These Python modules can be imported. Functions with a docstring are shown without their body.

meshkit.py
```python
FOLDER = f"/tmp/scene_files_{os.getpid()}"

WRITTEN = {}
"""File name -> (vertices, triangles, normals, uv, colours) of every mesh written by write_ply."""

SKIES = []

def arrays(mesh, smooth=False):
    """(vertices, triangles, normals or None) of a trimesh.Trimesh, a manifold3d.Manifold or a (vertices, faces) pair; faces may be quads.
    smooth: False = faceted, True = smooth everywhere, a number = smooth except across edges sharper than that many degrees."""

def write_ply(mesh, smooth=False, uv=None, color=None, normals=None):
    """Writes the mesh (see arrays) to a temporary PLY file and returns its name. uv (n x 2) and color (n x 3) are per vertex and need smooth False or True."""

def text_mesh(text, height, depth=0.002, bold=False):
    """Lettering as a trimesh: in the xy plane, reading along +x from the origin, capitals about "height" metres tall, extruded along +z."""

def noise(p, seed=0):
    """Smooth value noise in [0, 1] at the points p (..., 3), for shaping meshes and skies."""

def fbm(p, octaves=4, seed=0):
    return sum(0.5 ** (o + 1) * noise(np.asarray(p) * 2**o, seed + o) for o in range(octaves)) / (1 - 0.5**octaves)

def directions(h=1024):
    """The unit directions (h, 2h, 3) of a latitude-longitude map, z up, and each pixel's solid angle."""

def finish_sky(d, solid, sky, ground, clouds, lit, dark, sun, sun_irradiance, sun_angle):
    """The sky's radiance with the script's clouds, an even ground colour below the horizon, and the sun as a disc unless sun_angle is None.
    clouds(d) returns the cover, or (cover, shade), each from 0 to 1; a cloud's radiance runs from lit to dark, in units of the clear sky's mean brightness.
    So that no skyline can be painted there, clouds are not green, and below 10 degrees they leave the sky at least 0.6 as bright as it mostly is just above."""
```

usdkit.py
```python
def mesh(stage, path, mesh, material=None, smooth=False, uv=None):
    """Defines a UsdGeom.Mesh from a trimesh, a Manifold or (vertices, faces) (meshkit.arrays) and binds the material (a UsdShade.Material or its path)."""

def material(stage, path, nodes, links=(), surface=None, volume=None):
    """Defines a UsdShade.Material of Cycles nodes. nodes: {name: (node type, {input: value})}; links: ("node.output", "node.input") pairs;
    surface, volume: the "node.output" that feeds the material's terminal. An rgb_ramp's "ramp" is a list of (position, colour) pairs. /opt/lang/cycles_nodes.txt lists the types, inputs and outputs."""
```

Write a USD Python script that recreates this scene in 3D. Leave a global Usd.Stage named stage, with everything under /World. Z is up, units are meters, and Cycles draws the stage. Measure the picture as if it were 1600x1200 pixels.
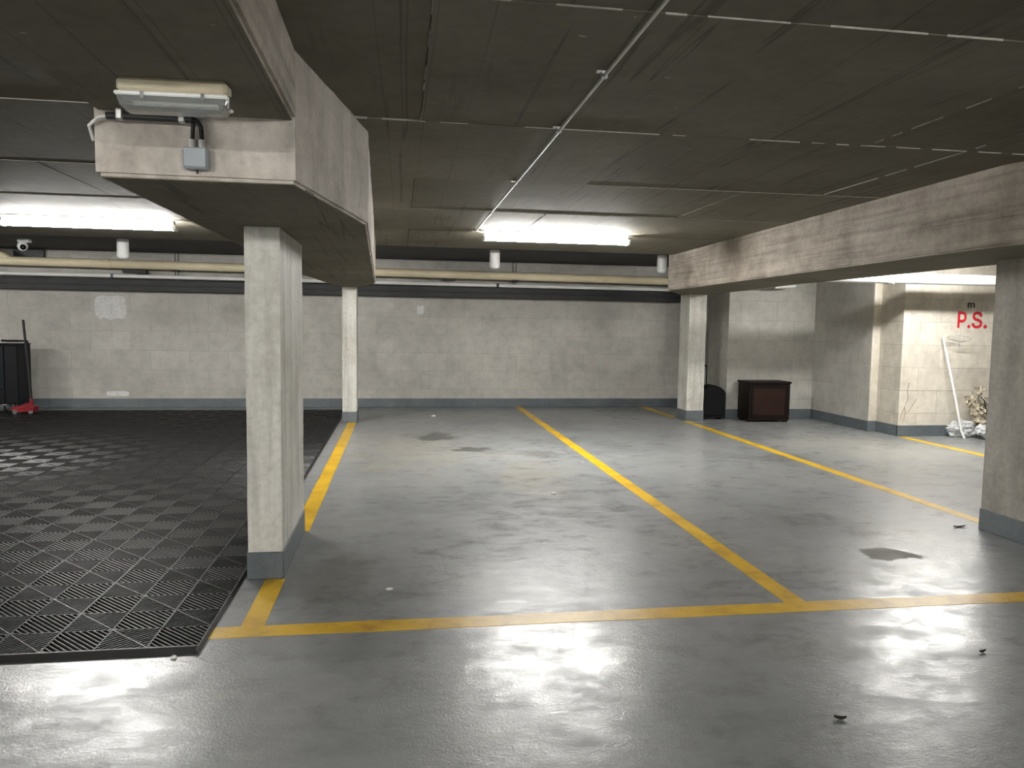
import math, random
import numpy as np, trimesh
import manifold3d as m3
from shapely.geometry import Polygon
import usdkit, meshkit
from pxr import Usd, UsdGeom, UsdShade, UsdLux, Gf, Sdf

stage = Usd.Stage.CreateInMemory()
UsdGeom.SetStageUpAxis(stage, UsdGeom.Tokens.z)
UsdGeom.SetStageMetersPerUnit(stage, 1.0)
UsdGeom.Xform.Define(stage, '/World')
UsdGeom.Scope.Define(stage, '/World/Looks')

# ------------------------------------------------------------------ camera, exposure, lamp strength
EYE, PITCH, YAW, ROLL = 1.45, .078825, .150634, .014781
cam = UsdGeom.Camera.Define(stage, '/World/camera')
cy, sy, cp, sp = math.cos(YAW), math.sin(YAW), math.cos(PITCH), math.sin(PITCH)
fwd = np.array([sy * cp, cy * cp, -sp]); right = np.array([cy, -sy, 0.]); down = np.cross(fwd, right)
c_, s_ = math.cos(ROLL), math.sin(ROLL)
right, down = c_ * right - s_ * down, s_ * right + c_ * down
cam.AddTransformOp().Set(Gf.Matrix4d(*right, 0, *(-down), 0, *(-fwd), 0, 0, 0, EYE, 1))
cam.CreateHorizontalApertureAttr(36.0)
cam.CreateVerticalApertureAttr(27.0)
cam.CreateFocalLengthAttr(36.0 * 1165.67 / 1600)
cam.CreateClippingRangeAttr((.05, 200.))
cam.CreateExposureAttr(3.1)
LAMP, LAMP_WORN, LAMP_AISLE = 30.0, 25.0, 62.0   # radiance of the tube covers: bays, the older tube at right, the aisle
LAMP_COLOR = (1.0, .985, .955)
LAMPS_IN_VIEW_ROW = 8.0                  # y of the row of lamps over the bays
LAMPS_AISLE_ROW = -3.2                   # y of the row over the aisle behind the viewpoint

# ------------------------------------------------------------------ naming helpers
used = {}
def path_for(name, parent=None):
    base = parent.GetPath().pathString if parent else '/World'
    k = (base, name); n = used.get(k, 0); used[k] = n + 1
    return f'{base}/{name}' + (f'_{n:03d}' if n else '')
def keys(p, label=None, cat=None, group=None, kind=None):
    for k, v in (('label', label), ('category', cat), ('group', group), ('kind', kind)):
        if v: p.SetCustomDataByKey(k, v)
    return p
def thing(name, label, cat, loc=(0, 0, 0), rz=0., group=None, kind=None):
    x = UsdGeom.Xform.Define(stage, path_for(name))
    x.AddTranslateOp().Set(Gf.Vec3d(*map(float, loc)))
    if rz: x.AddRotateZOp().Set(math.degrees(rz))
    return keys(x.GetPrim(), label, cat, group, kind)
def obj(name, mesh, m, parent=None, smooth=False, label=None, cat=None, group=None, kind=None):
    p = usdkit.mesh(stage, path_for(name, parent), mesh, M[m], smooth).GetPrim()
    return keys(p, label, cat, group, kind)
def dup(src, loc, rz=0., label=None, group=None):
    d = src.GetCustomData()
    r = thing(src.GetName().rstrip('0123456789').rstrip('_'), label or d['label'], d['category'], loc, rz, group or d.get('group'))
    r.GetReferences().AddInternalReference(src.GetPath()); r.SetInstanceable(True)
    return r

# ------------------------------------------------------------------ materials
M = {}
class Nodes:
    def __init__(s): s.n, s.l = {}, []
    def add(s, kind, **kw):
        name = f'n{len(s.n)}_{kind}'; vals = {}
        for k, v in kw.items():
            if isinstance(v, str) and v.startswith('@'): s.l.append((v[1:], f'{name}.{k}'))
            else: vals[k] = v
        s.n[name] = (kind, vals); return '@' + name
    def pos(s, scale=(1, 1, 1), loc=(0, 0, 0), rot=(0, 0, 0)):
        g = s.add('geometry')
        return s.add('mapping', vector=g + '.position', scale=scale, location=loc, rotation=rot) + '.vector'
    def noise(s, vec, scale, detail=5, rough=.55, dist=0.):
        return s.add('noise_texture', vector=vec, scale=scale, detail=detail, roughness=rough, distortion=dist) + '.fac'
    def ramp(s, fac, stops): return s.add('rgb_ramp', fac=fac, ramp=stops) + '.color'
    def rng(s, v, a, b, c, d): return s.add('map_range', value=v, from_min=a, from_max=b, to_min=c, to_max=d, clamp=True) + '.result'
    def mix(s, fac, a, b, mode='mix'): return s.add('mix', mix_type=mode, fac=fac, color1=a, color2=b) + '.color'
    def math(s, op, a, b=0.): return s.add('math', math_type=op, value1=a, value2=b) + '.value'
    def bump(s, h, strength, dist, normal=None):
        kw = dict(normal=normal) if normal else {}
        return s.add('bump', height=h, strength=strength, distance=dist, **kw) + '.normal'
    def done(s, name, **kw):
        p = s.add('principled_bsdf', **kw)
        M[name] = usdkit.material(stage, f'/World/Looks/{name}', s.n, s.l, surface=p[1:] + '.BSDF')
def grey(v): return (v, v, v)
def plain(name, col, rough=.5, metal=0., **kw):
    n = Nodes(); n.done(name, base_color=col, roughness=rough, metallic=metal, **kw)
def concrete(name, dark, mid, light, scale=1.3, rough=.75, streak=None, streak_amt=.25, bump=.25, vary=.06, spec=.3, fine=28):
    n = Nodes(); p = n.pos()
    col = n.ramp(n.noise(p, scale, 8, .62), [(.28, dark), (.5, mid), (.74, light)])
    col = n.mix(1., col, n.ramp(n.noise(p, fine, 6, .65), [(.25, grey(.82)), (.5, grey(1.)), (.75, grey(1.12))]), 'multiply')
    if streak:
        s = n.noise(n.pos(streak), 1., 5, .6, .3)
        col = n.mix(1., col, n.ramp(s, [(.3, grey(1 - streak_amt)), (.5, grey(1.)), (.72, grey(1 + streak_amt * .5))]), 'multiply')
    if vary:
        r = n.add('object_info') + '.random'
        v = n.rng(r, 0., 1., 1 - vary, 1 + vary)
        col = n.mix(1., col, n.add('combine_color', r=v, g=v, b=v) + '.color', 'multiply')
    h = n.noise(p, 45, 6, .6)
    nb = n.bump(h, bump, .01)
    nb = n.bump(n.noise(p, 5, 4), bump * .6, .02, nb)
    n.done(name, base_color=col, roughness=rough, specular_ior_level=spec, normal=nb)

concrete('wall_paint', (.40, .385, .345), (.48, .467, .425), (.54, .525, .48), 1.1, .6, None, bump=.15, vary=.055, fine=7)
concrete('wall_paint_right', (.44, .39, .32), (.58, .54, .46), (.66, .62, .54), 1.3, .65, (2.2, 2.2, .7), .14, bump=.22, vary=.05, fine=9)
concrete('mortar', (.30, .29, .26), (.375, .365, .33), (.44, .43, .39), 3, .8, vary=0)
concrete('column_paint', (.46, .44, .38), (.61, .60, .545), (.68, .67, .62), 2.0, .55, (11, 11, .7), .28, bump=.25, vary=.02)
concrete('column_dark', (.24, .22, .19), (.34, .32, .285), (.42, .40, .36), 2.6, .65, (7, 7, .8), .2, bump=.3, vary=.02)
concrete('beam_concrete', (.20, .175, .145), (.37, .325, .275), (.52, .47, .41), 2.6, .75, (.8, .8, 26), .34, bump=.45, vary=.03)
concrete('beam_fair', (.36, .32, .275), (.52, .475, .42), (.62, .575, .52), 3.2, .75, (8, 8, 1.5), .2, bump=.4, vary=.02)
def ceiling_material():
    n = Nodes(); p = n.pos()
    col = n.ramp(n.noise(p, .9, 7, .6), [(.28, (.125, .113, .083)), (.5, (.165, .152, .116)), (.74, (.20, .186, .15))])
    col = n.mix(1., col, n.ramp(n.noise(p, 14, 7, .65), [(.25, grey(.86)), (.5, grey(1.)), (.75, grey(1.1))]), 'multiply')
    # fine dark shrinkage cracks and form-grain running away from the viewpoint
    s = n.noise(n.pos((3.2, .07, .2)), 1.6, 3, .5, .0)
    crack = n.math('absolute', n.math('subtract', s, .5))
    col = n.mix(n.rng(crack, .0, .010, .45, 0.), col, (.03, .029, .027))
    s2 = n.noise(n.pos((7, .35, .5), (3, 1, 0)), 1.6, 4, .6, .0)
    col = n.mix(n.rng(s2, .62, .74, 0., .5), col, (.06, .057, .05))
    flecks = n.noise(n.pos((1, 2.2, 1)), 9, 3, .5)
    col = n.mix(n.rng(flecks, .735, .76, 0., .8), col, (.40, .39, .35))
    v = n.rng(n.add('object_info') + '.random', 0., 1., .9, 1.1)
    col = n.mix(1., col, n.add('combine_color', r=v, g=v, b=v) + '.color', 'multiply')
    n.done('ceiling_concrete', base_color=col, roughness=.75, specular_ior_level=.12, normal=n.bump(n.noise(p, 30, 4), .12, .008))
ceiling_material()
concrete('ceiling_ridge', (.30, .285, .25), (.42, .40, .36), (.52, .50, .45), 12, .8, vary=.1)
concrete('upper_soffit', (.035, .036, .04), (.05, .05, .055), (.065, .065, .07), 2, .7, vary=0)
concrete('skirting_paint', (.085, .10, .105), (.12, .14, .15), (.15, .17, .175), 2.5, .45, None, bump=.2, vary=.0, spec=.5)
concrete('white_patch', (.60, .595, .58), (.68, .675, .66), (.74, .735, .72), 9, .6, (3, 3, 25), .08, vary=0)

def floor_material():
    n = Nodes(); p = n.pos()
    col = n.ramp(n.noise(p, .7, 8, .66, .4), [(.28, (.15, .155, .152)), (.42, (.205, .213, .214)), (.5, (.232, .240, .242)), (.6, (.25, .252, .246)), (.74, (.295, .295, .285))])
    fine = n.noise(n.pos((.7, 1.3, 1)), 6, 8, .7)
    col = n.mix(1., col, n.ramp(fine, [(.3, grey(.86)), (.5, grey(1.)), (.7, grey(1.1))]), 'multiply')
    # tyre-worn, dusty and oily patches with ragged edges
    warp = n.math('subtract', n.noise(p, 2.6, 8, .7), .5)
    fray = n.math('subtract', n.noise(p, 9, 6, .7), .5)
    def blob(x, y, sx, sy, tone, lo, hi, ragged=1.3):
        q = n.pos((1 / sx, 1 / sy, 0), (-x / sx, -y / sy, 0))
        d = n.add('vector_math', math_type='length', vector1=q) + '.value'
        d = n.math('add', n.math('add', d, n.math('multiply', warp, ragged * 3.)), n.math('multiply', fray, ragged * 1.2))
        return n.rng(d, lo, hi, tone, 0.)
    for c, *a in (((.29, .27, .22), .1, 8.6, .8, 1.5, .55, .35, 1.1, 1.3), ((.31, .285, .225), 1.25, 7.0, .45, 1.0, .45, .3, 1.0, 1.4),
                  ((.32, .30, .25), 5.7, 8.4, 1.2, 1.5, .4, .3, 1.1, 1.2), ((.055, .055, .05), .42, 9.6, .34, .42, .8, .5, .95, 1.3),
                  ((.045, .045, .04), .86, 8.55, .30, .22, .8, .5, .9, 1.4), ((.10, .095, .08), 1.55, 8.2, .32, .3, .55, .4, .9, 1.4),
                  ((.105, .10, .09), 4.3, 7.7, .35, .4, .5, .4, .9, 1.4),
                  ((.205, .202, .18), 3.14, 4.32, .21, .15, .9, .8, .88, .9), ((.13, .128, .11), 2.0, 3.0, .5, .14, .5, .3, 1.0, 1.2),
                  ((.12, .118, .105), -.45, 4.2, .35, .6, .55, .4, 1.1, 1.2), ((.11, .11, .10), .4, 2.3, .2, .16, .4, .3, .9, 1.4)):
        col = n.mix(blob(*a), col, c)
    dull = blob(3.14, 4.32, .21, .15, 1., .8, .88, .9)
    # a patchy clear gloss over a duller, scuffed paint
    wornmask = n.noise(n.pos((1.0, .8, 1), (2.3, .7, 0)), 1.5, 8, .68)
    scuff = n.noise(n.pos((.9, 1.5, 1), (5, 2, 0)), 4.5, 8, .72)
    coat = n.math('multiply', n.rng(wornmask, .40, .60, .42, .05), n.rng(scuff, .36, .58, 1., .25))
    coat = n.math('multiply', coat, n.math('subtract', 1., dull))
    rr = n.math('add', n.rng(wornmask, .35, .65, .28, .40), n.rng(scuff, .36, .62, -.07, .10))
    rr = n.math('add', rr, n.math('multiply', dull, .35))
    nb = n.bump(n.noise(p, 95, 3, .55), .22, .004)
    nb = n.bump(n.noise(n.pos((.8, 1.2, 1)), 8, 7, .66), .22, .012, nb)
    n.done('floor_paint', base_color=col, roughness=rr, specular_ior_level=.7, normal=nb,
           coat_weight=coat, coat_roughness=.17, coat_ior=1.5, coat_normal=n.bump(n.noise(p, 95, 3, .55), .16, .004))
floor_material()

def line_material():
    n = Nodes(); p = n.pos()
    col = n.ramp(n.noise(p, 5, 8, .65), [(.3, (.46, .25, .006)), (.5, (.70, .42, .008)), (.7, (.80, .50, .012))])
    wear = n.rng(n.noise(p, 11, 9, .75), .62, .72, 0., .55)
    col = n.mix(wear, col, (.33, .27, .13))
    n.done('yellow_paint', base_color=col, roughness=.38, specular_ior_level=.5, normal=n.bump(n.noise(p, 75, 3), .15, .006))
line_material()

def paint(name, col, rough, var=.1, scale=6, bump=.0, spec=.5, metal=0.):
    n = Nodes(); p = n.pos()
    c = n.ramp(n.noise(p, scale, 6, .6), [(.3, tuple(v * (1 - var) for v in col)), (.7, tuple(min(1, v * (1 + var)) for v in col))])
    kw = dict(normal=n.bump(n.noise(p, 60, 4), bump, .004)) if bump else {}
    n.done(name, base_color=c, roughness=rough, specular_ior_level=spec, metallic=metal, **kw)
paint('black_plastic', (.007, .007, .007), .44, .15, 3, .1)
paint('dark_edge', (.008, .008, .008), .5, .2, 3)
paint('cream_pipe', (.76, .67, .46), .45, .10, 2.5)
paint('white_pipe', (.78, .78, .76), .4, .06, 4)
paint('white_plastic', (.80, .80, .78), .4, .05, 4)
paint('white_metal', (.72, .72, .70), .4, .04, 4)
paint('cream_metal', (.62, .56, .40), .45, .12, 7)
paint('dark_steel', (.022, .022, .023), .6, .2, 4)
paint('grey_plastic', (.30, .33, .35), .5, .05, 5)
paint('light_grey_plastic', (.60, .60, .58), .5, .05, 5)
paint('black_rubber', (.012, .012, .012), .6, .2, 5)
paint('black_cloth', (.006, .006, .007), .85, .3, 20, .3, .2)
paint('galvanised', (.55, .55, .53), .4, .1, 10, metal=.6)
paint('navy_paint', (.006, .009, .013), .5, .15, 3, spec=.2)
paint('dark_trim', (.005, .005, .007), .5, .2, 3, spec=.2)
paint('red_paint', (.20, .004, .010), .35, .15, 8)
paint('chrome', (.7, .7, .7), .18, .05, 8, metal=1.)
paint('brown_wood', (.022, .009, .006), .45, .3, 5, spec=.25)
paint('brown_wood_dark', (.008, .004, .003), .5, .3, 5, spec=.2)
paint('letter_red', (.55, .02, .03), .6, .2, 25)
paint('letter_dark', (.05, .03, .03), .7, .2, 25)
paint('litter_white', (.75, .74, .70), .7, .1, 30)
paint('leaf_brown', (.03, .022, .014), .7, .3, 30)
paint('dry_twig', (.10, .075, .05), .8, .3, 20)
paint('dry_leaf', (.50, .44, .33), .75, .25, 12)
paint('crack_brown', (.20, .14, .085), .8, .3, 30)
paint('pale_board', (.62, .64, .62), .6, .06, 5)
paint('dark_panel', (.035, .04, .043), .5, .15, 5)
paint('lens_black', (.004, .004, .004), .1, .1, 5)
paint('blue_band', (.08, .12, .2), .5, .1, 5)
def special():
    for nm, e in (('lamp_cover', LAMP), ('lamp_cover_worn', LAMP_WORN), ('lamp_cover_aisle', LAMP_AISLE)):
        n = Nodes(); n.done(nm, base_color=(.9, .9, .88), roughness=.4, emission_color=LAMP_COLOR, emission_strength=e)
    n = Nodes(); n.done('clear_cover', base_color=(.72, .74, .72), roughness=.08, transmission_weight=.9, ior=1.45, specular_ior_level=.6)
    n = Nodes(); p = n.pos()
    n.done('crumpled_plastic', base_color=(.62, .63, .63), roughness=.25, specular_ior_level=.6, normal=n.bump(n.noise(p, 22, 5, .6, 1.), .6, .02))
special()

# ------------------------------------------------------------------ shapes
def cat(*ms):
    ms = [m if isinstance(m, trimesh.Trimesh) else trimesh.Trimesh(*m, process=False) for m in ms]
    return trimesh.util.concatenate(ms)
def box(x0, x1, y0, y1, z0, z1, b=0.):
    if b <= 0:
        m = trimesh.creation.box((x1 - x0, y1 - y0, z1 - z0)); m.apply_translation(((x0 + x1) / 2, (y0 + y1) / 2, (z0 + z1) / 2)); return m
    pts = []
    for X, sx in ((x0, 1), (x1, -1)):
        for Y, sy_ in ((y0, 1), (y1, -1)):
            for Z, sz in ((z0, 1), (z1, -1)):
                pts += [(X, Y + sy_ * b, Z + sz * b), (X + sx * b, Y, Z + sz * b), (X + sx * b, Y + sy_ * b, Z)]
    return trimesh.convex.convex_hull(np.array(pts))
def tube(pts, r, n=12, caps=True):
    pts = np.asarray(pts, float); rs = np.broadcast_to(r, len(pts))
    t = np.gradient(pts, axis=0); t /= np.linalg.norm(t, axis=1, keepdims=True)
    u = np.cross(t[0], [0, 0, 1.] if abs(t[0][2]) < .9 else [1., 0, 0]); u /= np.linalg.norm(u)
    V, F = [], []
    for i, (p, d) in enumerate(zip(pts, t)):
        u = u - d * (u @ d); u /= np.linalg.norm(u); w = np.cross(d, u)
        for k in range(n):
            a = 2 * math.pi * k / n; V.append(p + rs[i] * (math.cos(a) * u + math.sin(a) * w))
    for i in range(len(pts) - 1):
        for k in range(n):
            a, b = i * n + k, i * n + (k + 1) % n
            F += [(a, b, b + n), (a, b + n, a + n)]
    if caps:
        V += [pts[0], pts[-1]]; e = len(V); o = (len(pts) - 1) * n
        for k in range(n): F += [(e - 2, (k + 1) % n, k), (e - 1, o + k, o + (k + 1) % n)]
    return trimesh.Trimesh(np.array(V), np.array(F), process=False)
def lathe(profile, n=20, at=(0, 0, 0)):
    m = trimesh.creation.revolve(np.array(profile, float), sections=n); m.apply_translation(at); return m
def prism(poly, z0, z1):
    m = trimesh.creation.extrude_polygon(Polygon(poly), z1 - z0, engine='earcut'); m.apply_translation((0, 0, z0)); return m
def rough_prism(poly, z0, z1, amp, seed, step=.05, bevel=.012):
    """A cast-concrete block: chamfered prism with slightly uneven arrises."""
    cs = m3.CrossSection([np.array(poly)])
    mid = m3.Manifold.extrude(cs, z1 - z0 - bevel).translate((0, 0, z0 + bevel))
    low = m3.Manifold.extrude(cs.offset(-bevel, m3.JoinType.Miter), bevel * 1.5).translate((0, 0, z0))
    man = (mid + low).refine_to_length(step)
    me = man.to_mesh(); v = np.array(me.vert_properties[:, :3]); f = np.array(me.tri_verts)
    d = np.stack([meshkit.fbm(v * 7, 3, seed + k) - .5 for k in range(3)], 1) * amp * 2
    keep = v[:, 2] > z1 - .002
    d[keep, 2] = 0
    return trimesh.Trimesh(v + d, f, process=False)
def text(s, height, x, y, z, bold=True, depth=.003):
    m = meshkit.text_mesh(s, height, depth, bold)
    m.apply_transform(trimesh.transformations.rotation_matrix(math.pi / 2, [1, 0, 0])); m.apply_translation((x, y, z)); return m

# ================================================================== SETTING
FLOOR_X, FLOOR_Y = (-10.5, 9.6), (-9.0, 13.2)
obj('floor', box(*FLOOR_X, *FLOOR_Y, -.2, 0), 'floor_paint', label='grey painted concrete floor with glossy highlights and stains', cat='floor', kind='structure')

ZC, ZU, ZB, ZS = 2.45, 2.54, 1.967, 2.20      # ceiling, upper ceiling by the back wall, deep beam soffit, shallow beam soffit
EDGE = 9.9
ceil = thing('ceiling', 'dark grey concrete ceiling of large formed panels', 'ceiling', kind='structure')
obj('slab', box(*FLOOR_X, FLOOR_Y[0], EDGE, ZC + .012, ZC + .3), 'ceiling_concrete', ceil)
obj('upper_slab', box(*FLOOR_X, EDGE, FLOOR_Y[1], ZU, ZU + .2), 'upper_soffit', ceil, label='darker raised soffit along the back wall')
rng = random.Random(5)
rows = [-.52, .92, 2.36, 3.80, 5.25, 6.65, 8.10, EDGE]
bays = [((-8.2, -1.0), [[-7.1, -4.7, -2.3], [-6.0, -3.6]]), ((-.5, 3.8), [[.10, 2.5], [1.3]]), ((4.4, 9.5), [[5.6, 8.0], [6.8]])]
for bi, ((xa, xb), joints) in enumerate(bays):
    for ri in range(len(rows) - 1):
        ya, yb = rows[ri], rows[ri + 1]
        js = [xa] + [j for j in joints[ri % 2]] + [xb]
        for xj0, xj1 in zip(js[:-1], js[1:]):
            z = ZC + rng.uniform(-.004, .003); t = rng.uniform(-.002, .002)
            p = box(xj0 + .002, xj1 - .002, ya + .0025, yb - .0025, z, ZC + .013)
            v = p.vertices.copy(); v[:, 2] += np.where(v[:, 2] < ZC + .01, t * (v[:, 1] - ya), 0); p.vertices = v
            obj('panel', p, 'ceiling_concrete', ceil)
# thin fins of cement paste left along the panel joints
def fin(x0, x1, y0, y1, seed, w=.0045, d=.003, share=.62):
    r = random.Random(seed); L = math.hypot(x1 - x0, y1 - y0); n = max(2, int(L / .07)); ms = []
    run = None
    for i in range(n):
        on = r.random() < share
        a, b = i / n, (i + 1) / n
        if on: run = (run[0], b) if run else (a, b)
        if run and (not on or i == n - 1):
            p, q = [(x0 + (x1 - x0) * k, y0 + (y1 - y0) * k) for k in run]
            ww = w * r.uniform(.5, 1.2); dd = d * r.uniform(.6, 1.3)
            if abs(x1 - x0) > abs(y1 - y0): ms.append(box(p[0], q[0], p[1] - ww / 2, p[1] + ww / 2, ZC - .004 - dd, ZC + .005))
            else: ms.append(box(p[0] - ww / 2, p[0] + ww / 2, p[1], q[1], ZC - .004 - dd, ZC + .005))
            run = None
    return cat(*ms)
for i, y in enumerate((2.36, 3.80, 5.25, 6.65)):
    near = y > 5
    obj('joint_ridge', fin(-.3, 3.6, y, y, 10 + i, *((.0035, .0012, 1.) if near else ())), 'ceiling_ridge', ceil)
    obj('joint_ridge', fin(-6.0, -1.1, y, y, 30 + i, .0035, .0012, 1.), 'ceiling_ridge', ceil)
obj('joint_ridge', fin(.10, .10, 2.36, 3.8, 50, .003), 'ceiling_ridge', ceil)
obj('joint_ridge', fin(2.5, 2.5, 2.36, 3.8, 51, .003), 'ceiling_ridge', ceil)
obj('joint_ridge', fin(3.1, 3.1, 2.4, 5.2, 52, .003), 'ceiling_ridge', ceil)
obj('joint_ridge', fin(1.3, 1.3, 6.7, 8.0, 53, .003), 'ceiling_ridge', ceil)

# block walls: every block a part, joints recessed
def block_wall(name, label, origin, along, length, z1, material, normal_out, seed, first_offset=0., thick=.2, z_from=0.):
    """Blocks .61 x .315 in running bond; origin = left end of the face at floor, along = unit vector of the face, normal_out = unit vector facing the room."""
    w = thing(name, label, 'wall', kind='structure'); r = random.Random(seed)
    ax, nx = np.array([*along, 0.]), np.array([*normal_out, 0.])
    o = np.array([*origin, 0.])
    def place(a0, a1, d0, d1, za, zb):   # d: distance out of the face
        c = [o + ax * a + nx * d for a in (a0, a1) for d in (d0, d1)]
        P = np.array([q + [0, 0, z] for q in c for z in (za, zb)])
        return trimesh.convex.convex_hull(P)
    obj('mortar', place(.012, length - .012, -thick, -.0025, 0, z1), 'mortar', w)
    H, W, g = .315, .61, .0028
    k = 0; z = z_from
    while z < z1 - .02:
        zt = min(z + H, z1); a = -((k % 2) * W / 2 + first_offset) % W - W
        while a < length:
            a0, a1 = max(a, 0.), min(a + W, length)
            if a1 - a0 > .012:
                obj('block', place(a0 + g, a1 - g, -.02, r.uniform(-.0015, .0015), z + g, zt - g), material, w)
            a += W
        z = zt; k += 1
    return w
YW = 13.05
wb = block_wall('wall_back', 'long back wall of pale painted blocks behind the parking bays', (-6.9, YW), (1, 0), 13.9, ZU, 'wall_paint', (0, -1), 1, .2, .15)
block_wall('wall_rear_right', 'short pale block wall behind the brown cabinet', (5.2, 11.3), (1, 0), 1.5, ZC, 'wall_paint', (0, -1), 2, .1, .03)
block_wall('wall_alcove', 'dark end of the short block wall beside the black suitcase', (5.2, 12.05), (0, -1), .75, ZC, 'wall_paint', (-1, 0), 3, .1, .03)
obj('wall_alcove_core', box(5.24, 6.7, 11.34, 12.05, 0, ZC), 'wall_paint', label='back of the short block wall', cat='wall', kind='structure')
block_wall('wall_side_right', 'shadowed block side wall between the brown cabinet and the lettered wall', (6.68, 11.3), (0, -1), 1.5, ZC, 'wall_paint', (-1, 0), 4, .3, .1)
obj('wall_pier', box(6.682, 6.84, 9.785, 10.0, 0, ZC, .004), 'wall_paint_right', label='narrow pale pier next to the lettered wall', cat='wall', kind='structure')
block_wall('wall_pier_side', 'shadowed left end of the lettered wall', (6.8, 9.8), (0, -1), .5, ZC, 'wall_paint_right', (-1, 0), 5, .2, .1)
wps = block_wall('wall_right', 'sunlit-looking cream block wall with red P.S. lettering', (6.8, 9.3), (1, 0), 2.8, ZC, 'wall_paint_right', (0, -1), 6, .35, .2)
keys(wps, 'brightly lit cream block wall with red P.S. lettering', 'wall')
obj('wall_left', box(-10.7, -10.5, *FLOOR_Y, 0, ZC + .1), 'wall_paint', label='plain wall closing the garage on the left', cat='wall', kind='structure')
obj('wall_far_right', box(9.6, 9.8, *FLOOR_Y, 0, ZC + .1), 'wall_paint', label='plain wall closing the garage on the right', cat='wall', kind='structure')
obj('wall_front', box(-10.7, 9.8, -9.2, -9.0, 0, ZC + .1), 'wall_paint', label='plain wall behind the viewpoint', cat='wall', kind='structure')
obj('wall_back_left', box(-10.5, -6.9, 13.05, 13.25, 0, ZU), 'wall_paint', label='far left end of the back wall', cat='wall', kind='structure')

# letters and patches of paint on the walls
for s, x, h, z, m, lab in (('P.', 7.615, .215, 1.507, 'letter_red', 'red letter P and full stop'), ('S.', 7.835, .215, 1.508, 'letter_red', 'red letter S and full stop'), ('m', 7.755, .085, 1.785, 'letter_dark', 'small dark letter m')):
    t = text(s, h, 0, 9.2988, z)
    sx = {'P.': .20, 'S.': .235, 'm': .11}[s] / np.ptp(t.vertices[:, 0]); t.vertices[:, 0] = (t.vertices[:, 0] - t.vertices[:, 0].min()) * sx + x
    obj('lettering', t, m, wps, label=lab)
for pts in (((6.935, .74), (6.915, .62), (6.93, .52), (6.885, .40), (6.90, .31), (6.865, .17)), ((6.885, .40), (6.84, .30), (6.83, .20)), ((7.06, .52), (7.00, .42), (6.96, .35), (6.89, .33))):
    w_ = [.0035] * (len(pts) - 1) + [.001]
    poly = [(x - a, z) for (x, z), a in zip(pts, w_)] + [(x + a, z) for (x, z), a in list(zip(pts, w_))[::-1]]
    m = trimesh.creation.extrude_polygon(Polygon(poly).buffer(0), .001, engine='earcut'); m.apply_transform(trimesh.transformations.rotation_matrix(math.pi / 2, [1, 0, 0])); m.apply_translation((0, 9.2985, 0))
    obj('crack', m, 'crack_brown', wps, label='brown hairline crack')
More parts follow.
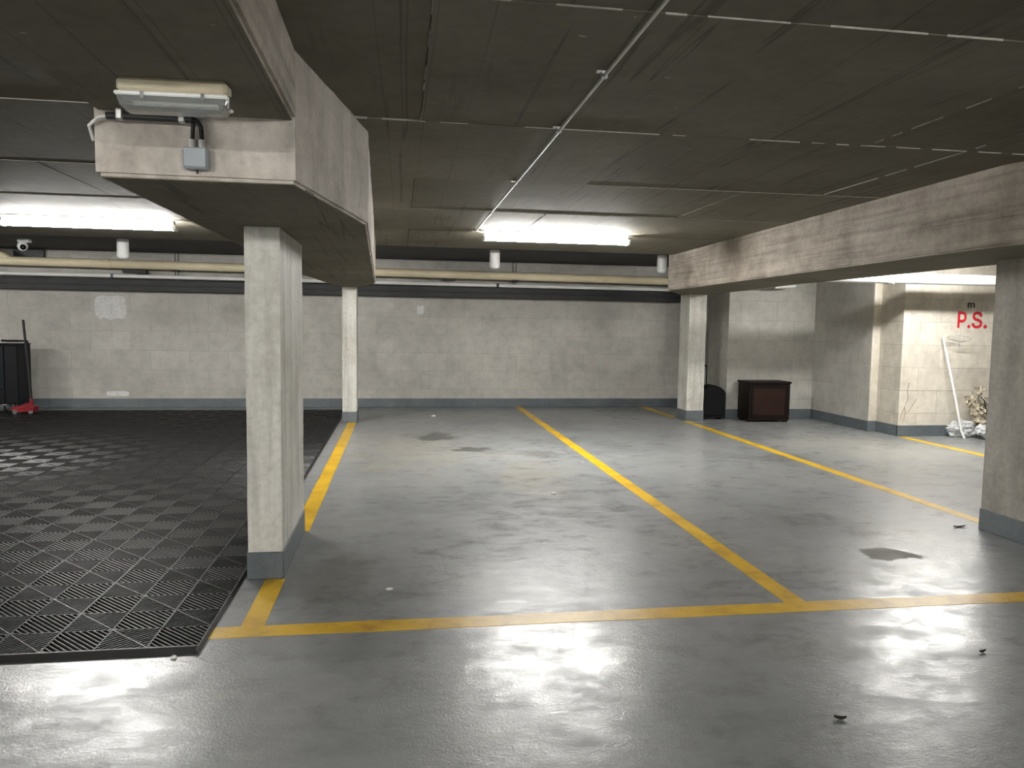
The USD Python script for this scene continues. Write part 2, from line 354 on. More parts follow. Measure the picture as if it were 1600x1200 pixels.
def splash(x0, x1, z0, z1, y, seed):
    r = random.Random(seed); pts = []
    for i in range(40):
        a = 2 * math.pi * i / 40
        e = .5 * (abs(math.cos(a)) ** .35) * math.copysign(1, math.cos(a)), .5 * (abs(math.sin(a)) ** .35) * math.copysign(1, math.sin(a))
        drip = r.uniform(-.12, .06) if math.sin(a) < 0 else r.uniform(-.03, .03)
        pts.append(((x0 + x1) / 2 + e[0] * (x1 - x0) * (1 + r.uniform(-.05, .05)), (z0 + z1) / 2 + e[1] * (z1 - z0) + drip * (z1 - z0)))
    m = trimesh.creation.extrude_polygon(Polygon(pts).buffer(0), .002, engine='earcut')
    m.apply_transform(trimesh.transformations.rotation_matrix(math.pi / 2, [1, 0, 0])); m.apply_translation((0, y, 0)); return m
obj('paint_patch', splash(-4.89, -4.42, 1.47, 1.83, YW - .0015, 1), 'white_patch', wb, label='whiter brushed patch of paint')
obj('paint_patch', splash(.30, .42, 1.62, 1.76, YW - .0015, 2), 'white_patch', wb, label='small whiter dab of paint')
obj('paint_patch', splash(-4.75, -4.40, .19, .27, YW - .0015, 3), 'white_patch', wb, label='low streak of white paint')

# painted upstands
BH = .15
def baseboard(side, lab, x0, x1, y0, y1): obj('baseboard_' + side, box(x0, x1, y0, y1, 0, BH, .004), 'skirting_paint', label=lab, cat='baseboard', kind='structure')
baseboard('back', 'blue-grey painted strip along the foot of the back wall', -6.9, 7.0, YW - .012, YW + .01)
baseboard('rear_right', 'blue-grey painted strip under the short wall behind the cabinet', 5.19, 6.68, 11.288, 11.31)
baseboard('alcove', 'blue-grey painted strip on the end of the short wall', 5.188, 5.21, 11.29, 12.05)
baseboard('side_right', 'blue-grey painted strip along the shadowed side wall', 6.668, 6.69, 9.79, 11.3)
baseboard('pier', 'blue-grey painted strip under the narrow pier', 6.67, 6.82, 9.773, 9.80)
baseboard('pier_side', 'blue-grey painted strip on the end of the lettered wall', 6.788, 6.81, 9.29, 9.8)
baseboard('right', 'blue-grey painted strip under the lettered wall', 6.788, 9.6, 9.288, 9.31)

# ================================================================== BEAMS AND COLUMNS
beams = []
b = thing('concrete_beam', 'board-marked concrete beam over the left columns, shallow near the viewpoint and deep beyond its blunt end face', 'beam')
obj('shallow_beam', rough_prism([(-1.08, -8.9), (-.386, -8.9), (-.386, 3.0), (-1.08, 3.0)], ZS, ZC + .02, .003, 3, .12), 'beam_concrete', b, label='shallow beam coming from overhead')
obj('deep_beam', rough_prism([(-1.085, 2.94), (-.386, 2.94), (-.165, 4.06), (-.305, 9.9), (-.56, 11.35), (-.86, 11.35), (-1.08, 8.0)], ZB, ZC + .015, .004, 7, .06), 'beam_fair', b, label='deep beam with flared side and pale end face')
beams.append(b)
b = thing('concrete_beam', 'long stained concrete beam crossing the right side of the picture above the right columns', 'beam')
obj('deep_beam', rough_prism([(3.42 + .4, 2.94), (4.52, 2.94), (4.52, 8.0), (4.78, 11.45), (4.42, 11.45), (3.725, 10.1), (3.575, 4.06)], ZB, ZC + .015, .004, 9, .06), 'beam_concrete', b)
obj('shallow_beam', rough_prism([(3.82, -8.9), (4.52, -8.9), (4.52, 3.0), (3.82, 3.0)], ZS, ZC + .02, .003, 13, .12), 'beam_concrete', b)
beams.append(b)
for bm, deep, shallow, head in (
        (beams[0], [(-1.07, 2.955), (-.395, 2.955), (-.18, 4.06), (-.318, 9.9), (-.57, 11.33), (-.85, 11.33), (-1.066, 8.0)], [(-1.068, -8.9), (-.398, -8.9), (-.398, 2.93), (-1.068, 2.93)], [(-1.0, 9.85), (-.306, 9.85), (-.306, 9.9), (-.56, 11.35), (-.86, 11.35), (-.97, 9.85)]),
        (beams[1], [(3.835, 2.955), (4.505, 2.955), (4.505, 8.0), (4.765, 11.43), (4.435, 11.43), (3.74, 10.1), (3.59, 4.06)], [(3.835, -8.9), (4.505, -8.9), (4.505, 2.93), (3.835, 2.93)], [(3.72, 9.85), (4.66, 9.85), (4.78, 11.45), (4.42, 11.45), (3.725, 10.1)])):
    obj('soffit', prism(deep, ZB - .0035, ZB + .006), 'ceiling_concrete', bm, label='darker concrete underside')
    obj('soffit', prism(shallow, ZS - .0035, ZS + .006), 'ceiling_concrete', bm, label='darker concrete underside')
    obj('beam_head', prism(head[:5], ZC - .05, ZU + .01), 'beam_concrete', bm)

def column(label, x0, x1, y0, y1, top, mat, seed):
    c = thing('column', label, 'column')
    obj('shaft', rough_prism([(x0, y0), (x1, y0), (x1, y1), (x0, y1)], .0, top, .003, seed, .05, .012), mat, c)
    e = .007
    obj('skirting', box(x0 - e, x1 + e, y0 - e, y1 + e, 0, .155, .004), 'skirting_paint', c, label='blue-grey painted foot')
    return c
column('large pale blade column in the foreground beside the black tile mat', -.836, -.65, 4.275, 5.235, ZB + .01, 'column_paint', 21)
column('slim pale column standing at the far end of the left yellow line', -.815, -.612, 11.04, 11.40, ZB + .01, 'column_paint', 22)
column('pale column at the far end of the right beam, beside the black suitcase', 4.448, 4.728, 11.08, 11.46, ZB + .01, 'column_paint', 23)
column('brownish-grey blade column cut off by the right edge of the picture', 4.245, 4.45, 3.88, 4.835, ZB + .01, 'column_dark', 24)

# ================================================================== FLOOR MARKINGS
def line(label, poly): obj('parking_line', prism(poly, -.001, .0015), 'yellow_paint', label=label, cat='road marking')
def rect(x0, x1, y0, y1, seed):
    r = random.Random(seed); n = max(2, int(max(x1 - x0, y1 - y0) / .25)); j = lambda: r.uniform(-.0035, .0035)
    if y1 - y0 > x1 - x0:
        ys = np.linspace(y0, y1, n); return [(x0 + j(), y) for y in ys] + [(x1 + j(), y) for y in ys[::-1]]
    xs = np.linspace(x0, x1, n); return [(x, y0 + j()) for x in xs] + [(x, y1 + j()) for x in xs[::-1]]
line('yellow line running across the front of the bays', rect(-.87, 6.9, 3.472, 3.60, 1))
line('short yellow line joining the foreground column to the front line', rect(-.745, -.63, 3.6, 4.265, 2))
line('yellow line between the foreground column and the slim column behind it', rect(-.735, -.615, 5.245, 11.03, 3))
line('long yellow line down the middle of the picture to the back wall', rect(2.035, 2.15, 3.6, YW - .02, 4))
line('yellow line from the right edge to the column beside the suitcase', rect(4.355, 4.47, 4.85, 10.98, 5))
line('faint short yellow line behind the column beside the suitcase', rect(4.34, 4.455, 11.5, YW - .03, 6))
line('yellow line in front of the lettered wall at far right', rect(6.76, 6.88, 3.6, 9.22, 7))

# ================================================================== BLACK TILE MAT
mat = thing('floor_tile_mat', 'black interlocking ribbed plastic tiles covering the left parking bay', 'floor mat')
T, S = .435, .2175
X0, Y0 = -1.09, 3.365
def ribs(cx, cy, kind, n=14):
    """diagonal rounded ribs filling one square quarter of a tile; kind +1: along (1,1), -1: along (1,-1)"""
    out = []; h = S / 2 - .003
    prof = [(-.0052, .009), (-.0046, .0160), (-.0020, .0192), (.0020, .0192), (.0046, .0160), (.0052, .009)]
    for i in range(n):
        o = (i + .5) / n * 4 * h - 2 * h              # offset of the rib from the quarter's diagonal
        L = 2 * h - abs(o)
        if L < .012: continue
        if kind > 0: a, bb = (o / 2 - L / 2, -o / 2 - L / 2), (o / 2 + L / 2, -o / 2 + L / 2)
        else: a, bb = (o / 2 - L / 2, o / 2 + L / 2), (o / 2 + L / 2, o / 2 - L / 2)
        a, bb = np.array(a), np.array(bb); d = bb - a; d /= np.hypot(*d); p = np.array([-d[1], d[0]])
        V = [(cx + e[0] + p[0] * u, cy + e[1] + p[1] * u, z) for e in (a, bb) for u, z in prof]; k = len(prof)
        F = [f for q in range(k - 1) for f in ((q, q + k, q + k + 1), (q, q + k + 1, q + 1))]
        out.append((V, F))
    return out
def tile_mesh(half=False):
    V, F = [], []
    def add(v, f):
        o = len(V); V.extend(v); F.extend([tuple(i + o for i in t) for t in f])
    for ix in ((0,) if half else (0, 1)):
        for iy in (0, 1):
            light = (ix + iy) % 2 == 0
            cx, cyy = S * (ix + .5), S * (iy + .5)
            for v, f in ribs(cx, cyy, -1 if light else 1): add(v, f)
            if not light:   # one taller rib crossing the quarter corner to corner
                k = S / 2 - .003; p = .0016
                v = [(cx - k - p, cyy + k - p, .008), (cx + k - p, cyy - k - p, .008), (cx + k + p, cyy - k + p, .008), (cx - k + p, cyy + k + p, .008)]
                v += [(x, y, .0205) for x, y, _ in v]
                add(v, [(4, 5, 6), (4, 6, 7)] + [f for q in range(4) for f in ((q, (q + 1) % 4, 4 + (q + 1) % 4), (q, 4 + (q + 1) % 4, 4 + q))])
    w = S if half else T
    for m in (box(.001, w - .001, .001, T - .001, .002, .009), box(.001, .0036, .001, T - .001, .009, .0205), box(w - .0036, w - .001, .001, T - .001, .009, .0205),
              box(.0036, w - .0036, .001, .003, .009, .0188), box(.0036, w - .0036, T - .003, T - .001, .009, .0188),
              box(w / 2 - .002, w / 2 + .002, .005, T - .005, .009, .0186) if not half else box(.001, .002, .001, .002, .003, .004), box(.005, w - .005, S - .002, S + .002, .009, .0186)):
        add([tuple(v) for v in m.vertices], [tuple(t) for t in m.faces])
    return np.array(V), np.array(F)
full, half = tile_mesh(), tile_mesh(True)
NX, NY = 12, 21
for j in range(NY):
    obj('tile', (half[0] + [X0, Y0 + j * T, 0], half[1]), 'black_plastic', mat)
    for i in range(NX):
        obj('tile', (full[0] + [X0 - (i + 1) * T, Y0 + j * T, 0], full[1]), 'black_plastic', mat)
xl, xr, yf, yb = X0 - NX * T, X0 + S, Y0, Y0 + NY * T
def ramp_edge(p, q, out):   # sloping border strip
    p, q, o = np.array(p), np.array(q), np.array(out)
    P = [(*p, 0), (*q, 0), (*(q + o), 0), (*(p + o), 0), (*p, .021), (*q, .021), (*(q + o * .25), .021), (*(p + o * .25), .021), (*(q + o), .006), (*(p + o), .006)]
    return trimesh.convex.convex_hull(np.array(P))
obj('edge_ramp', ramp_edge((xl, yf), (xr, yf), (0, -.055)), 'dark_edge', mat, label='plain bevelled front edge')
obj('edge_ramp', ramp_edge((xr, yb), (xr, yf - .055), (.012, 0)), 'dark_edge', mat, label='plain bevelled side edge')

# ================================================================== LAMPS
def batten(label, x, y, length=1.62, group=None, cover='lamp_cover'):
    t = thing('fluorescent_light', label, 'ceiling light', (x, y, ZC - .006), 0, group)
    h = length / 2
    prof = [(-.035, 0), (.035, 0), (.03, -.06), (-.03, -.06)]
    V = [(sx * (h - .02), py, pz) for sx in (-1, 1) for py, pz in prof]
    obj('body', trimesh.convex.convex_hull(np.array(V)), 'white_metal', t)
    n = 16; V = []
    for sx in (-1, 1):
        for k in range(n): V.append((sx * (h - .03), .052 * math.cos(2 * math.pi * k / n), -.080 + .024 * math.sin(2 * math.pi * k / n)))
    F = [f for k in range(n) for f in ((k, (k + 1) % n, n + (k + 1) % n), (k, n + (k + 1) % n, n + k))]
    F += [(0, k, k + 1) for k in range(1, n - 1)] + [(n, n + k + 1, n + k) for k in range(1, n - 1)]
    m = trimesh.Trimesh(np.array(V), np.array(F), process=False); trimesh.repair.fix_normals(m)
    obj('cover', m, cover, t, label='glowing white tube cover')
    for sx in (-1, 1):
        a, c = sorted((sx * (h - .03), sx * h)); obj('end_cap', box(a, c, -.056, .056, -.107, -.05, .008), 'white_plastic', t)
    return t
YL, YA = LAMPS_IN_VIEW_ROW, LAMPS_AISLE_ROW
batten('lit fluorescent batten on the ceiling above the middle bay', 1.68, YL)
batten('lit fluorescent batten on the ceiling at left, partly hidden by the deep beam', -3.02, YL)
batten('lit fluorescent batten hidden from view behind the right beam, lighting the lettered wall', 6.4, YL, cover='lamp_cover_worn')
batten('lit fluorescent batten beyond the left edge of the picture', -7.7, YL)
for x, w in ((-7.7, 'far left'), (-3.02, 'left'), (1.68, 'middle')):
    batten(f'lit fluorescent batten over the aisle behind the viewpoint, {w} one', x, YA, cover='lamp_cover_aisle')

# unlit emergency light under the shallow beam
e = thing('emergency_light', 'unlit emergency light with cream tray and clear cover under the left beam', 'emergency light', (-.695, 2.545, ZS - .003), math.radians(-2))
obj('tray', box(-.170, .160, -.036, .036, -.044, 0, .010), 'cream_metal', e, label='cream metal tray')
obj('rim', box(-.175, .165, -.040, .040, -.056, -.043, .004), 'white_plastic', e, label='white rim')
P = [(-.168, .160, .036, -.055), (-.160, .153, .034, -.085), (-.146, .140, .024, -.100)]
outer = trimesh.convex.convex_hull(np.array([(x, y, z) for a0, a1, w_, z in P for x in (a0, a1) for y in (-w_, w_)]))
inner = trimesh.convex.convex_hull(np.array([(x, y, z) for a0, a1, w_, z in P for x in (a0 + .003, a1 - .003) for y in (-w_ + .003, w_ - .003)]) + [0, 0, .003])
inner.invert(); obj('cover', cat(outer, inner), 'clear_cover', e, label='clear cover')
obj('tube', tube([(-.13, 0, -.072), (.125, 0, -.072)], .008), 'white_plastic', e)
for x in (-.09, .09): obj('clip', box(x - .005, x + .005, -.044, -.039, -.066, -.045), 'chrome', e)
obj('end_clip', box(.154, .170, -.02, .02, -.085, -.040, .005), 'chrome', e, label='shiny end clip')

# conduit, cables and junction box at the blunt end of the left beam
c = thing('conduit', 'dark conduit with grey saddles between the emergency light and the junction box', 'conduit')
obj('pipe', tube([(-1.03, 2.90, 2.17), (-.99, 2.90, 2.172), (-.74, 2.90, 2.172)], .013), 'dark_steel', c)
for x in (-.985, -.775): obj('saddle', box(x - .012, x + .012, 2.885, 2.915, 2.157, 2.198, .004), 'galvanised', c)
obj('cable', tube([(-.745, 2.90, 2.172), (-.725, 2.905, 2.168), (-.715, 2.915, 2.15), (-.714, 2.92, 2.12), (-.714, 2.92, 2.10)], .008, 10), 'black_rubber', c, label='black cable dropping to the box')
obj('cable', tube([(-.735, 2.905, 2.176), (-.742, 2.915, 2.15), (-.747, 2.92, 2.10)], .007, 10), 'black_rubber', c, label='black cable dropping to the box')
obj('cable', tube([(-1.03, 2.90, 2.17), (-1.06, 2.905, 2.165), (-1.10, 2.93, 2.14), (-1.105, 2.98, 2.10)], .006, 8), 'white_plastic', c, label='white cable end')
j = thing('junction_box', 'small grey junction box with two cable glands on the blunt beam end', 'junction box')
obj('body', box(-.775, -.688, 2.893, 2.9395, 1.998, 2.075, .006), 'grey_plastic', j)
obj('lid', box(-.772, -.691, 2.886, 2.894, 2.001, 2.072, .004), 'grey_plastic', j)
for x in (-.747, -.714):
    obj('gland', tube([(x, 2.918, 2.072), (x, 2.918, 2.105)], .012, 12), 'light_grey_plastic', j)
obj('screw', tube([(-.731, 2.92, 1.985), (-.731, 2.92, 2.0)], .004, 8), 'dark_steel', j)

# conduit running down the ceiling to the middle lamp
c = thing('conduit', 'thin pale conduit clipped along the ceiling towards the middle lamp', 'conduit')
zc = ZC - .024
obj('pipe', tube([(.79, y, zc + .002 * math.sin(y)) for y in np.linspace(-3, 7.78, 22)] + [(.80, 7.86, zc), (.84, 7.93, zc), (.90, 7.97, zc)], .0075, 10), 'galvanised', c)
for y in (1.5, 2.92, 3.76, 5.2, 6.6):
    obj('saddle', cat(box(.777, .803, y - .009, y + .009, zc - .009, ZC - .004, .002), box(.757, .779, y - .009, y + .009, ZC - .012, ZC - .004, .002)), 'galvanised', c)

# ================================================================== SERVICES ALONG THE BACK WALL
def run(x0, x1, za, zb_, y, r, n=14):
    return tube([(x, y, za + (zb_ - za) * (x - x0) / (x1 - x0)) for x in np.linspace(x0, x1, 12)], r, n)
p = thing('drain_pipe', 'thick cream drain pipe along the top of the back wall', 'pipe')
obj('pipe', run(-6.9, 4.9, 2.335, 2.262, 12.7, .069, 18), 'cream_pipe', p, 30)
zp = lambda x: 2.335 + (2.262 - 2.335) * (x + 6.9) / 11.8
for x in (-4.55, -2.86, .55, 2.9, 4.55): obj('coupling', tube([(x - .03, 12.7, zp(x - .03)), (x + .03, 12.7, zp(x + .03))], .074, 18), 'cream_pipe', p, 30)
obj('elbow', tube([(-6.9, 12.62, 2.50), (-6.35, 12.64, 2.47), (-6.15, 12.66, 2.44), (-6.02, 12.68, 2.39), (-5.95, 12.7, 2.35)], [.07, .07, .068, .055, .04], 16), 'cream_pipe', p, 40, label='branch fitting at the left end')
for x in (-3.55, 1.95):
    obj('hanger', cat(tube([(x - .02, 12.79, zp(x) - .16), (x - .02, 12.79, ZU)], .006, 6), tube([(x + .03, 12.79, zp(x) - .16), (x + .03, 12.79, ZU)], .006, 6), box(x - .05, x + .06, 12.64, 12.8, zp(x) - .085, zp(x) - .07)), 'dark_steel', p)
obj('bracket', box(-4.35, -4.0, 12.74, 12.86, 2.19, 2.235), 'dark_steel', p)
obj('bracket', box(.75, .95, 12.74, 12.86, 2.19, 2.215), 'dark_steel', p)
q = thing('water_pipe', 'thin white pipe running just below the cream drain pipe', 'pipe')
obj('pipe', run(-6.9, 4.9, 2.142, 2.112, 12.74, .03, 14), 'white_pipe', q, 30)
zq = lambda x: 2.142 - .03 * (x + 6.9) / 11.8
for x, m in ((-4.5, 'blue_band'), (1.66, 'dark_steel'), (4.3, 'white_pipe')): obj('clip', tube([(x - .02, 12.74, zq(x)), (x + .02, 12.74, zq(x))], .034, 14), m, q, 30)
t = thing('cable_tray', 'dark steel channel fixed along the back wall under the pipes', 'cable tray')
obj('channel', box(-6.9, 5.0, 12.83, 13.046, 1.905, 2.085, .006), 'dark_steel', t)
obj('lip', box(-6.9, 5.0, 12.815, 12.832, 1.985, 2.0, .003), 'dark_steel', t)
for x, lab in ((1.385, 'white capped pipe stub hanging above the cream pipe in the middle bay'), (-3.74, 'white capped pipe stub hanging above the cream pipe in the left bay'), (3.955, 'white capped pipe stub hanging beside the far end of the right beam')):
    s = thing('pipe_stub', lab, 'pipe', (x, 11.0, 0))
    obj('pipe', lathe([(0, 2.31), (.076, 2.31), (.078, 2.34), (.076, ZU), (0, ZU)], 24), 'white_pipe', s, 40)
    obj('cap', lathe([(0, 2.268), (.045, 2.272), (.066, 2.287), (.080, 2.31), (.081, 2.345), (.077, 2.345)], 24), 'white_pipe', s, 40)
s = thing('security_camera', 'white ball security camera under the raised soffit at far left', 'camera', (-5.14, 11.3, 2.435))
m = trimesh.creation.icosphere(3, .066); obj('ball', m, 'white_plastic', s, True)
obj('bracket', cat(box(-.05, .10, -.05, .05, .050, .105, .01), tube([(-.01, 0, .05), (.02, 0, .085)], .03, 12)), 'white_plastic', s)
d = np.array([.45, -.85, -.25]); d /= np.linalg.norm(d)
obj('lens_ring', tube([d * .05, d * .069], .036, 18), 'lens_black', s); obj('lens', tube([d * .066, d * .0725], .008, 14), 'chrome', s)
obj('service_panel', box(-6.05, -5.6, 12.99, 13.048, 2.41, 2.535, .005), 'dark_panel', label='dark grey panel on the wall behind the security camera', cat='panel')

# right bay: white pipe below the lamp and a short stub by the rear wall
p = thing('drain_pipe', 'white pipe crossing in front of the lettered wall below the ceiling', 'pipe')
obj('pipe', tube([(4.5, 8.65, 2.11), (7, 8.65, 2.11), (9.58, 8.65, 2.11)], .068, 20), 'white_pipe', p, 40)
for x in (6.1, 8.6): obj('hanger', cat(box(x - .012, x + .012, 8.575, 8.725, 2.035, 2.042), box(x - .012, x + .012, 8.72, 8.727, 2.035, ZC), box(x - .012, x + .012, 8.573, 8.58, 2.035, ZC)), 'galvanised', p)
p = thing('pipe_stub', 'short white pipe on a thin rod under the ceiling above the brown cabinet', 'pipe')
obj('pipe', tube([(5.79, 10.98, 2.10), (6.13, 10.98, 2.128)], .026, 14), 'white_plastic', p, 40)
obj('rod', tube([(5.4, 10.98, 2.085), (5.80, 10.98, 2.10)], .007, 8), 'galvanised', p)
obj('hanger', tube([(6.05, 10.98, 2.12), (6.05, 10.98, ZU)], .006, 8), 'galvanised', p)

# ================================================================== THINGS AT THE LEFT
zt = .021
w = thing('tool_cabinet', 'dark navy metal tool cabinet with push rail, at the left edge of the picture', 'cabinet', (-6.03, 12.42, zt))
obj('body', box(-.33, .33, -.16, .24, .12, 1.02, .008), 'navy_paint', w)
obj('door', box(-.325, .135, -.178, -.162, .36, 1.01, .005), 'navy_paint', w)
obj('door', box(.145, .325, -.178, -.162, .13, 1.01, .005), 'dark_trim', w)
d_ = obj('drawer', box(-.325, .135, -.178, -.162, .13, .35, .005), 'dark_trim', w)
obj('handle', box(-.2, -.02, -.195, -.178, .30, .315, .004), 'chrome', d_)
obj('top', box(-.34, .34, -.18, .25, 1.02, 1.035, .005), 'dark_trim', w)
obj('push_rail', tube([(.31, .2, 1.03), (.31, .18, 1.07), (.30, -.10, 1.08), (.2, -.16, 1.08), (.12, -.19, 1.085)], .015, 10), 'dark_trim', w)
for x in (-.26, .12):
    for y in (-.13, .18):
        cst = obj('caster', cat(box(x - .03, x + .03, y - .03, y + .03, .105, .12), box(x - .028, x - .022, y - .03, y + .03, .04, .11), box(x + .022, x + .028, y - .03, y + .03, .04, .11)), 'chrome', w)
        wh = trimesh.creation.torus(.036, .016, 18, 8); wh.apply_transform(trimesh.transformations.rotation_matrix(math.pi / 2, [0, 1, 0])); wh.apply_translation((x, y, .052)); obj('wheel', wh, 'black_rubber', cst, True)
w = thing('trolley_jack', 'red trolley jack with long black upright handle beside the tool cabinet', 'trolley jack', (-5.53, 12.1, zt))
for y in (-.07, .07): obj('side_plate', prism([(-.17, 0), (.13, 0), (.13, .03), (-.17, .03)], .03, .10).apply_translation((0, y - .015, 0)), 'red_paint', w)
obj('frame', trimesh.convex.convex_hull(np.array([(x, y, z) for x, z in ((-.14, .03), (.12, .03), (.12, .10), (.06, .16), (.02, .16), (-.10, .10)) for y in (-.05, .05)])), 'red_paint', w)
obj('lift_arm', box(-.16, .0, -.025, .025, .09, .115, .005), 'red_paint', w); obj('saddle', lathe([(0, .112), (.035, .112), (.04, .13), (.03, .13), (.028, .122), (0, .122)], 16, (-.14, 0, 0)), 'dark_steel', w)
obj('handle', tube([(.07, 0, .12), (.052, .0, .5), (.02, 0, 1.0), (-.005, 0, 1.40)], [.021, .020, .017, .017], 12), 'black_rubber', w)
obj('handle_socket', tube([(.072, 0, .09), (.066, 0, .22)], .027, 12), 'red_paint', w)
for x, r in ((-.12, .032), (.10, .026)):
    for y in (-.095, .095):
        wh = trimesh.creation.cylinder(r, .028, sections=18); wh.apply_transform(trimesh.transformations.rotation_matrix(math.pi / 2, [1, 0, 0])); wh.apply_translation((x, y, r)); obj('wheel', wh, 'chrome', w, 40)

# ================================================================== THINGS AT THE RIGHT
w = thing('suitcase', 'black upright suitcase with raised handle between the column and the short wall', 'suitcase', (4.935, 11.3, 0))
prof = [(-.185, .03), (-.20, .07), (-.20, .40), (-.185, .455), (-.10, .515), (-.02, .545), (.02, .545), (.12, .51), (.185, .455), (.20, .40), (.20, .07), (.185, .03)]
body = trimesh.creation.extrude_polygon(Polygon(prof).buffer(-.015).buffer(.015), .24, engine='earcut'); body.apply_transform(trimesh.transformations.rotation_matrix(math.pi / 2, [1, 0, 0])); body.apply_translation((0, .12, 0))
obj('body', body, 'black_cloth', w)
pk = trimesh.creation.extrude_polygon(Polygon([(-.15, .09), (.15, .09), (.15, .36), (-.15, .36)]).buffer(.02), .02, engine='earcut'); pk.apply_transform(trimesh.transformations.rotation_matrix(math.pi / 2, [1, 0, 0])); pk.apply_translation((0, -.12, 0))
obj('pocket', pk, 'black_cloth', w)
obj('handle', cat(tube([(-.04, .09, .53), (-.04, .09, .84)], .008, 8), tube([(-.13, .09, .50), (-.13, .09, .84)], .008, 8), tube([(-.135, .09, .845), (-.035, .09, .845)], .012, 8)), 'dark_trim', w)
for x in (-.15, .15): obj('wheel', lathe([(0, 0), (.03, .004), (.03, .036), (0, .04)], 12, (x, -.05, 0)), 'dark_trim', w); obj('foot', box(x - .02, x + .02, .04, .1, 0, .035), 'dark_trim', w)
bd = box(5.26, 5.66, -.015, .015, 0, .78, .004); bd.apply_transform(trimesh.transformations.rotation_matrix(-.06, [1, 0, 0])); bd.apply_translation((0, 12.96, .002))
obj('leaning_board', bd, 'pale_board', label='pale grey board leaning on the back wall behind the suitcase', cat='board')
w = thing('cabinet', 'low dark brown wooden cabinet standing against the short rear wall', 'cabinet', (5.70, 11.02, 0))
obj('carcass', cat(box(-.335, -.30, -.20, .2, .03, .60, .004), box(.30, .335, -.20, .2, .03, .60, .004), box(-.30, .30, -.19, .2, .03, .075), box(-.30, .30, .18, .2, .07, .6), box(-.30, .30, -.19, .18, .57, .60)), 'brown_wood_dark', w)
obj('top', box(-.35, .35, -.215, .21, .60, .632, .006), 'brown_wood_dark', w)
d1 = obj('door', box(-.298, .298, -.196, -.178, .08, .565, .005), 'brown_wood', w)
obj('door_frame', cat(box(-.298, .298, -.202, -.196, .525, .565), box(-.298, .298, -.202, -.196, .08, .115), box(-.298, -.262, -.202, -.196, .115, .525), box(.262, .298, -.202, -.196, .115, .525)), 'brown_wood_dark', d1)
for x in (-.29, .29):
    for y in (-.15, .15): obj('foot', box(x - .03, x + .03, y - .03, y + .03, 0, .03, .004), 'brown_wood_dark', w)

# pole with a hoop net, plastic sheet and dry branches by the lettered wall
w = thing('hoop_pole', 'thin white pole with a wire hoop at its top leaning on the lettered wall', 'pole')
obj('pole', tube([(7.635, 9.06, .0), (7.60, 9.085, .10), (7.53, 9.13, .5), (7.44, 9.20, 1.0), (7.385, 9.245, 1.30), (7.372, 9.255, 1.385)], [.017, .016, .015, .014, .013, .013], 12), 'white_plastic', w, 40)
a = np.linspace(0, 2 * math.pi, 41)
hoop = np.stack([7.53 + .158 * np.cos(a), 9.15 + .10 * np.sin(a), 1.362 - .022 * np.cos(a) - .03 * np.sin(a)], 1)
obj('hoop', tube(hoop, .0045, 8, False), 'galvanised', w, True)
strands = []
for k in range(12):
    a0 = 2 * math.pi * k / 12
    P = [(7.53 + .158 * s_ * math.cos(a0) + .01, 9.15 + .10 * s_ * math.sin(a0), 1.362 - .022 * s_ * math.cos(a0) - .03 * s_ * math.sin(a0) - .05 * (1 - s_ ** 2)) for s_ in np.linspace(1, .1, 6)]
    strands.append(tube(P, .0015, 4))
for s_ in (.35, .65, .85):
    P = np.stack([7.53 + .158 * s_ * np.cos(a) + .01, 9.15 + .10 * s_ * np.sin(a), 1.362 - .022 * s_ * np.cos(a) - .03 * s_ * np.sin(a) - .05 * (1 - s_ ** 2)], 1); strands.append(tube(P, .0015, 4, False))
obj('net', cat(*strands), 'galvanised', w)
def crumple(cx, cyy, cz, rx, ry, rz, seed, amp=.35, freq=4.):
    m = trimesh.creation.icosphere(5); v = m.vertices
    n1 = np.abs(meshkit.fbm(v * freq + seed, 4, seed) - .5) * 2; n2 = meshkit.noise(v * 1.7 + seed * 3, seed)
    v = v * (.75 + amp * (n1 - .4) + .5 * (n2 - .5))[:, None] * [rx, ry, rz]
    v = v + [cx, cyy, cz]; v[:, 2] = np.maximum(v[:, 2], .002); return trimesh.Trimesh(v, m.faces, process=False)
w = thing('plastic_sheet', 'crumpled pale plastic sheet heaped on the floor under the dry branches', 'plastic sheet')
obj('heap', crumple(7.71, 9.18, .12, .31, .10, .165, 3), 'crumpled_plastic', w, 25)
obj('fold', crumple(7.93, 8.98, .10, .26, .13, .15, 8), 'crumpled_plastic', w, 25)
w = thing('dry_branches', 'bundle of dry branches with curled pale leaves against the lettered wall', 'branches')
r = random.Random(4); stems, leaves = [], []
for k in range(9):
    x, y, z = 7.86 + r.uniform(-.06, .12), 9.12 + r.uniform(-.04, .06), .12
    dx, dz = r.uniform(-.26, .12), r.uniform(.35, .62)
    P = [(x + dx * t * t + r.uniform(-.012, .012), y + .05 * t, z + dz * t + r.uniform(-.015, .015)) for t in np.linspace(0, 1, 7)]
    obj('branch', tube(P, np.linspace(.010, .003, 7), 7), 'dry_twig', w, True)
    for t in range(2, 7):
        for _ in range(2):
            c0 = np.array(P[t]) + [r.uniform(-.06, .06), r.uniform(-.05, .0), r.uniform(-.04, .04)]; L, Wd = r.uniform(.03, .055), r.uniform(.02, .04)
            aa, bb = r.uniform(0, 6.28), r.uniform(-.6, .6); dd = np.array([math.cos(aa), .3 * math.sin(aa), math.sin(aa)]); sd = np.array([-math.sin(aa), bb, math.cos(aa)]); up = np.cross(dd, sd)
            V = np.array([c0 - dd * L, c0 + sd * Wd + up * .006, c0 + dd * L + up * .01, c0 - sd * Wd + up * .006, c0 - up * .004]); V[:, 1] = np.minimum(V[:, 1], 9.285)
            leaves.append((V, np.array([(0, 3, 4), (3, 2, 4), (2, 1, 4), (1, 0, 4)])))
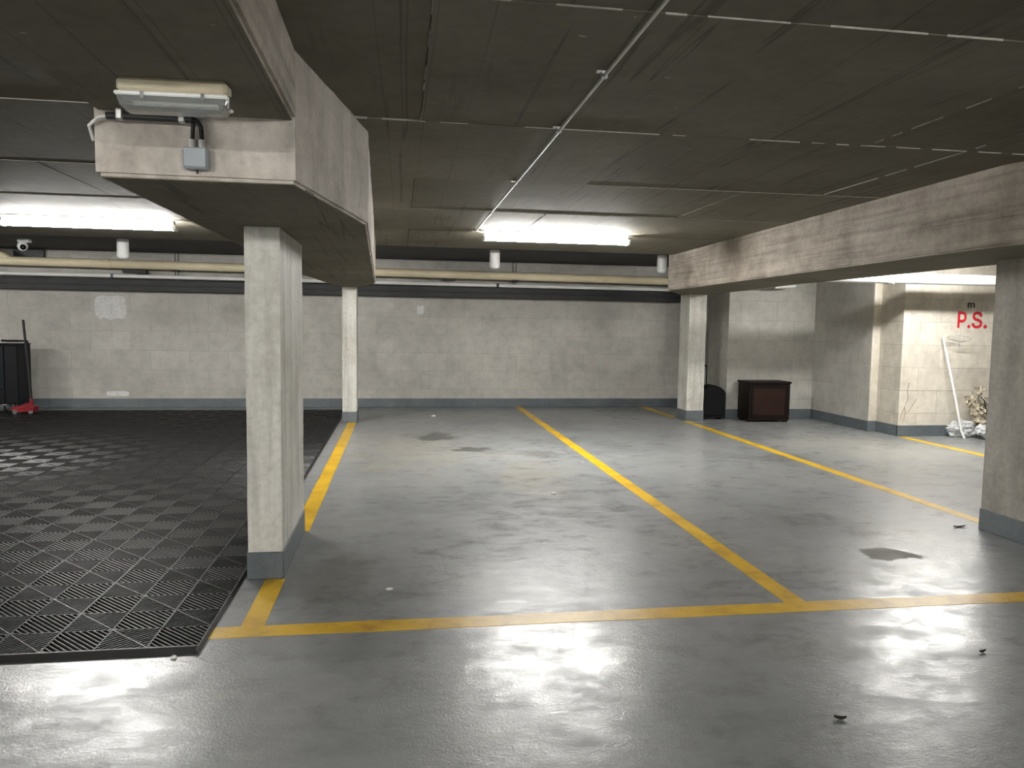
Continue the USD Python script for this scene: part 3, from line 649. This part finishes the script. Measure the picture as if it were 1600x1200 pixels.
obj('branch', tube([(8.02, 9.1, .10), (7.99, 9.08, .30), (7.93, 9.07, .43), (7.90, 9.06, .52), (7.82, 9.05, .58)], [.014, .013, .011, .008, .004], 8), 'dark_steel', w, True, label='thicker blackish branch')
for k, (V, F) in enumerate(leaves): obj('leaf', (V, F), 'dry_leaf', w)

# ================================================================== LITTER
def scrap(label, x, y, s, seed, mat='litter_white', flat=.5, name='paper_scrap', catg='litter'):
    m = trimesh.creation.icosphere(2); v = m.vertices * (.7 + .6 * meshkit.fbm(m.vertices * 2.2 + seed, 3, seed))[:, None] * [s, s * .8, s * flat]
    v = v + [x, y, 0]; v[:, 2] = np.maximum(v[:, 2] + s * flat * .5, .001); obj(name, trimesh.Trimesh(v, m.faces, process=False), mat, label=label, cat=catg)
scrap('white paper scrap on the floor near the slim column', .535, 11.68, .035, 1)
scrap('tiny white scrap lying in the middle bay', 1.322, 6.22, .022, 2)
scrap('white scrap on the floor between the foreground column and the front line', -.05, 4.03, .022, 3, flat=.25)
scrap('white crumb at the front corner of the black tile mat', -.955, 3.285, .012, 4, flat=.8)
def leaf(label, x, y, L, W, rz):
    V = []; F = []; n = 8
    for i in range(n + 1):
        t = i / n; ww = W * math.sin(math.pi * min(1, t * .96 + .03)) ** .8
        for s_ in (-1, 0, 1): V.append(((t - .5) * L, s_ * ww, .002 + .006 * abs(s_) + .008 * (t - .5) ** 2 * 4))
    for i in range(n):
        for k in (0, 1): a_ = i * 3 + k; F += [(a_, a_ + 3, a_ + 4), (a_, a_ + 4, a_ + 1)]
    m = trimesh.Trimesh(np.array(V), np.array(F), process=False); m2 = m.copy(); m2.vertices = m2.vertices + [0, 0, -.0015]; m2.invert(); m = cat(m, m2)
    m.apply_transform(trimesh.transformations.rotation_matrix(rz, [0, 0, 1])); m.apply_translation((x, y, 0)); obj('fallen_leaf', m, 'leaf_brown', label=label, cat='leaf')
leaf('dark dry leaf on the floor nearest the bottom edge', 1.632, 2.463, .045, .012, -.3)
leaf('small dark leaf on the floor in the right highlight', 2.62, 2.92, .04, .008, .2)
leaf('dark dry leaf on the floor by the foot of the right column', 4.12, 4.885, .10, .016, .05)

# alike things share a group
for prim in stage.GetPrimAtPath('/World').GetChildren():
    kind_ = prim.GetName().rstrip('0123456789').rstrip('_')
    g = {'fluorescent_light': 'fluorescent battens', 'pipe_stub': 'white pipe stubs', 'column': 'concrete columns', 'concrete_beam': 'concrete beams',
         'parking_line': 'yellow parking lines', 'paper_scrap': 'white scraps on the floor', 'fallen_leaf': 'dark leaves on the floor'}.get(kind_)
    if g: prim.SetCustomDataByKey('group', g)
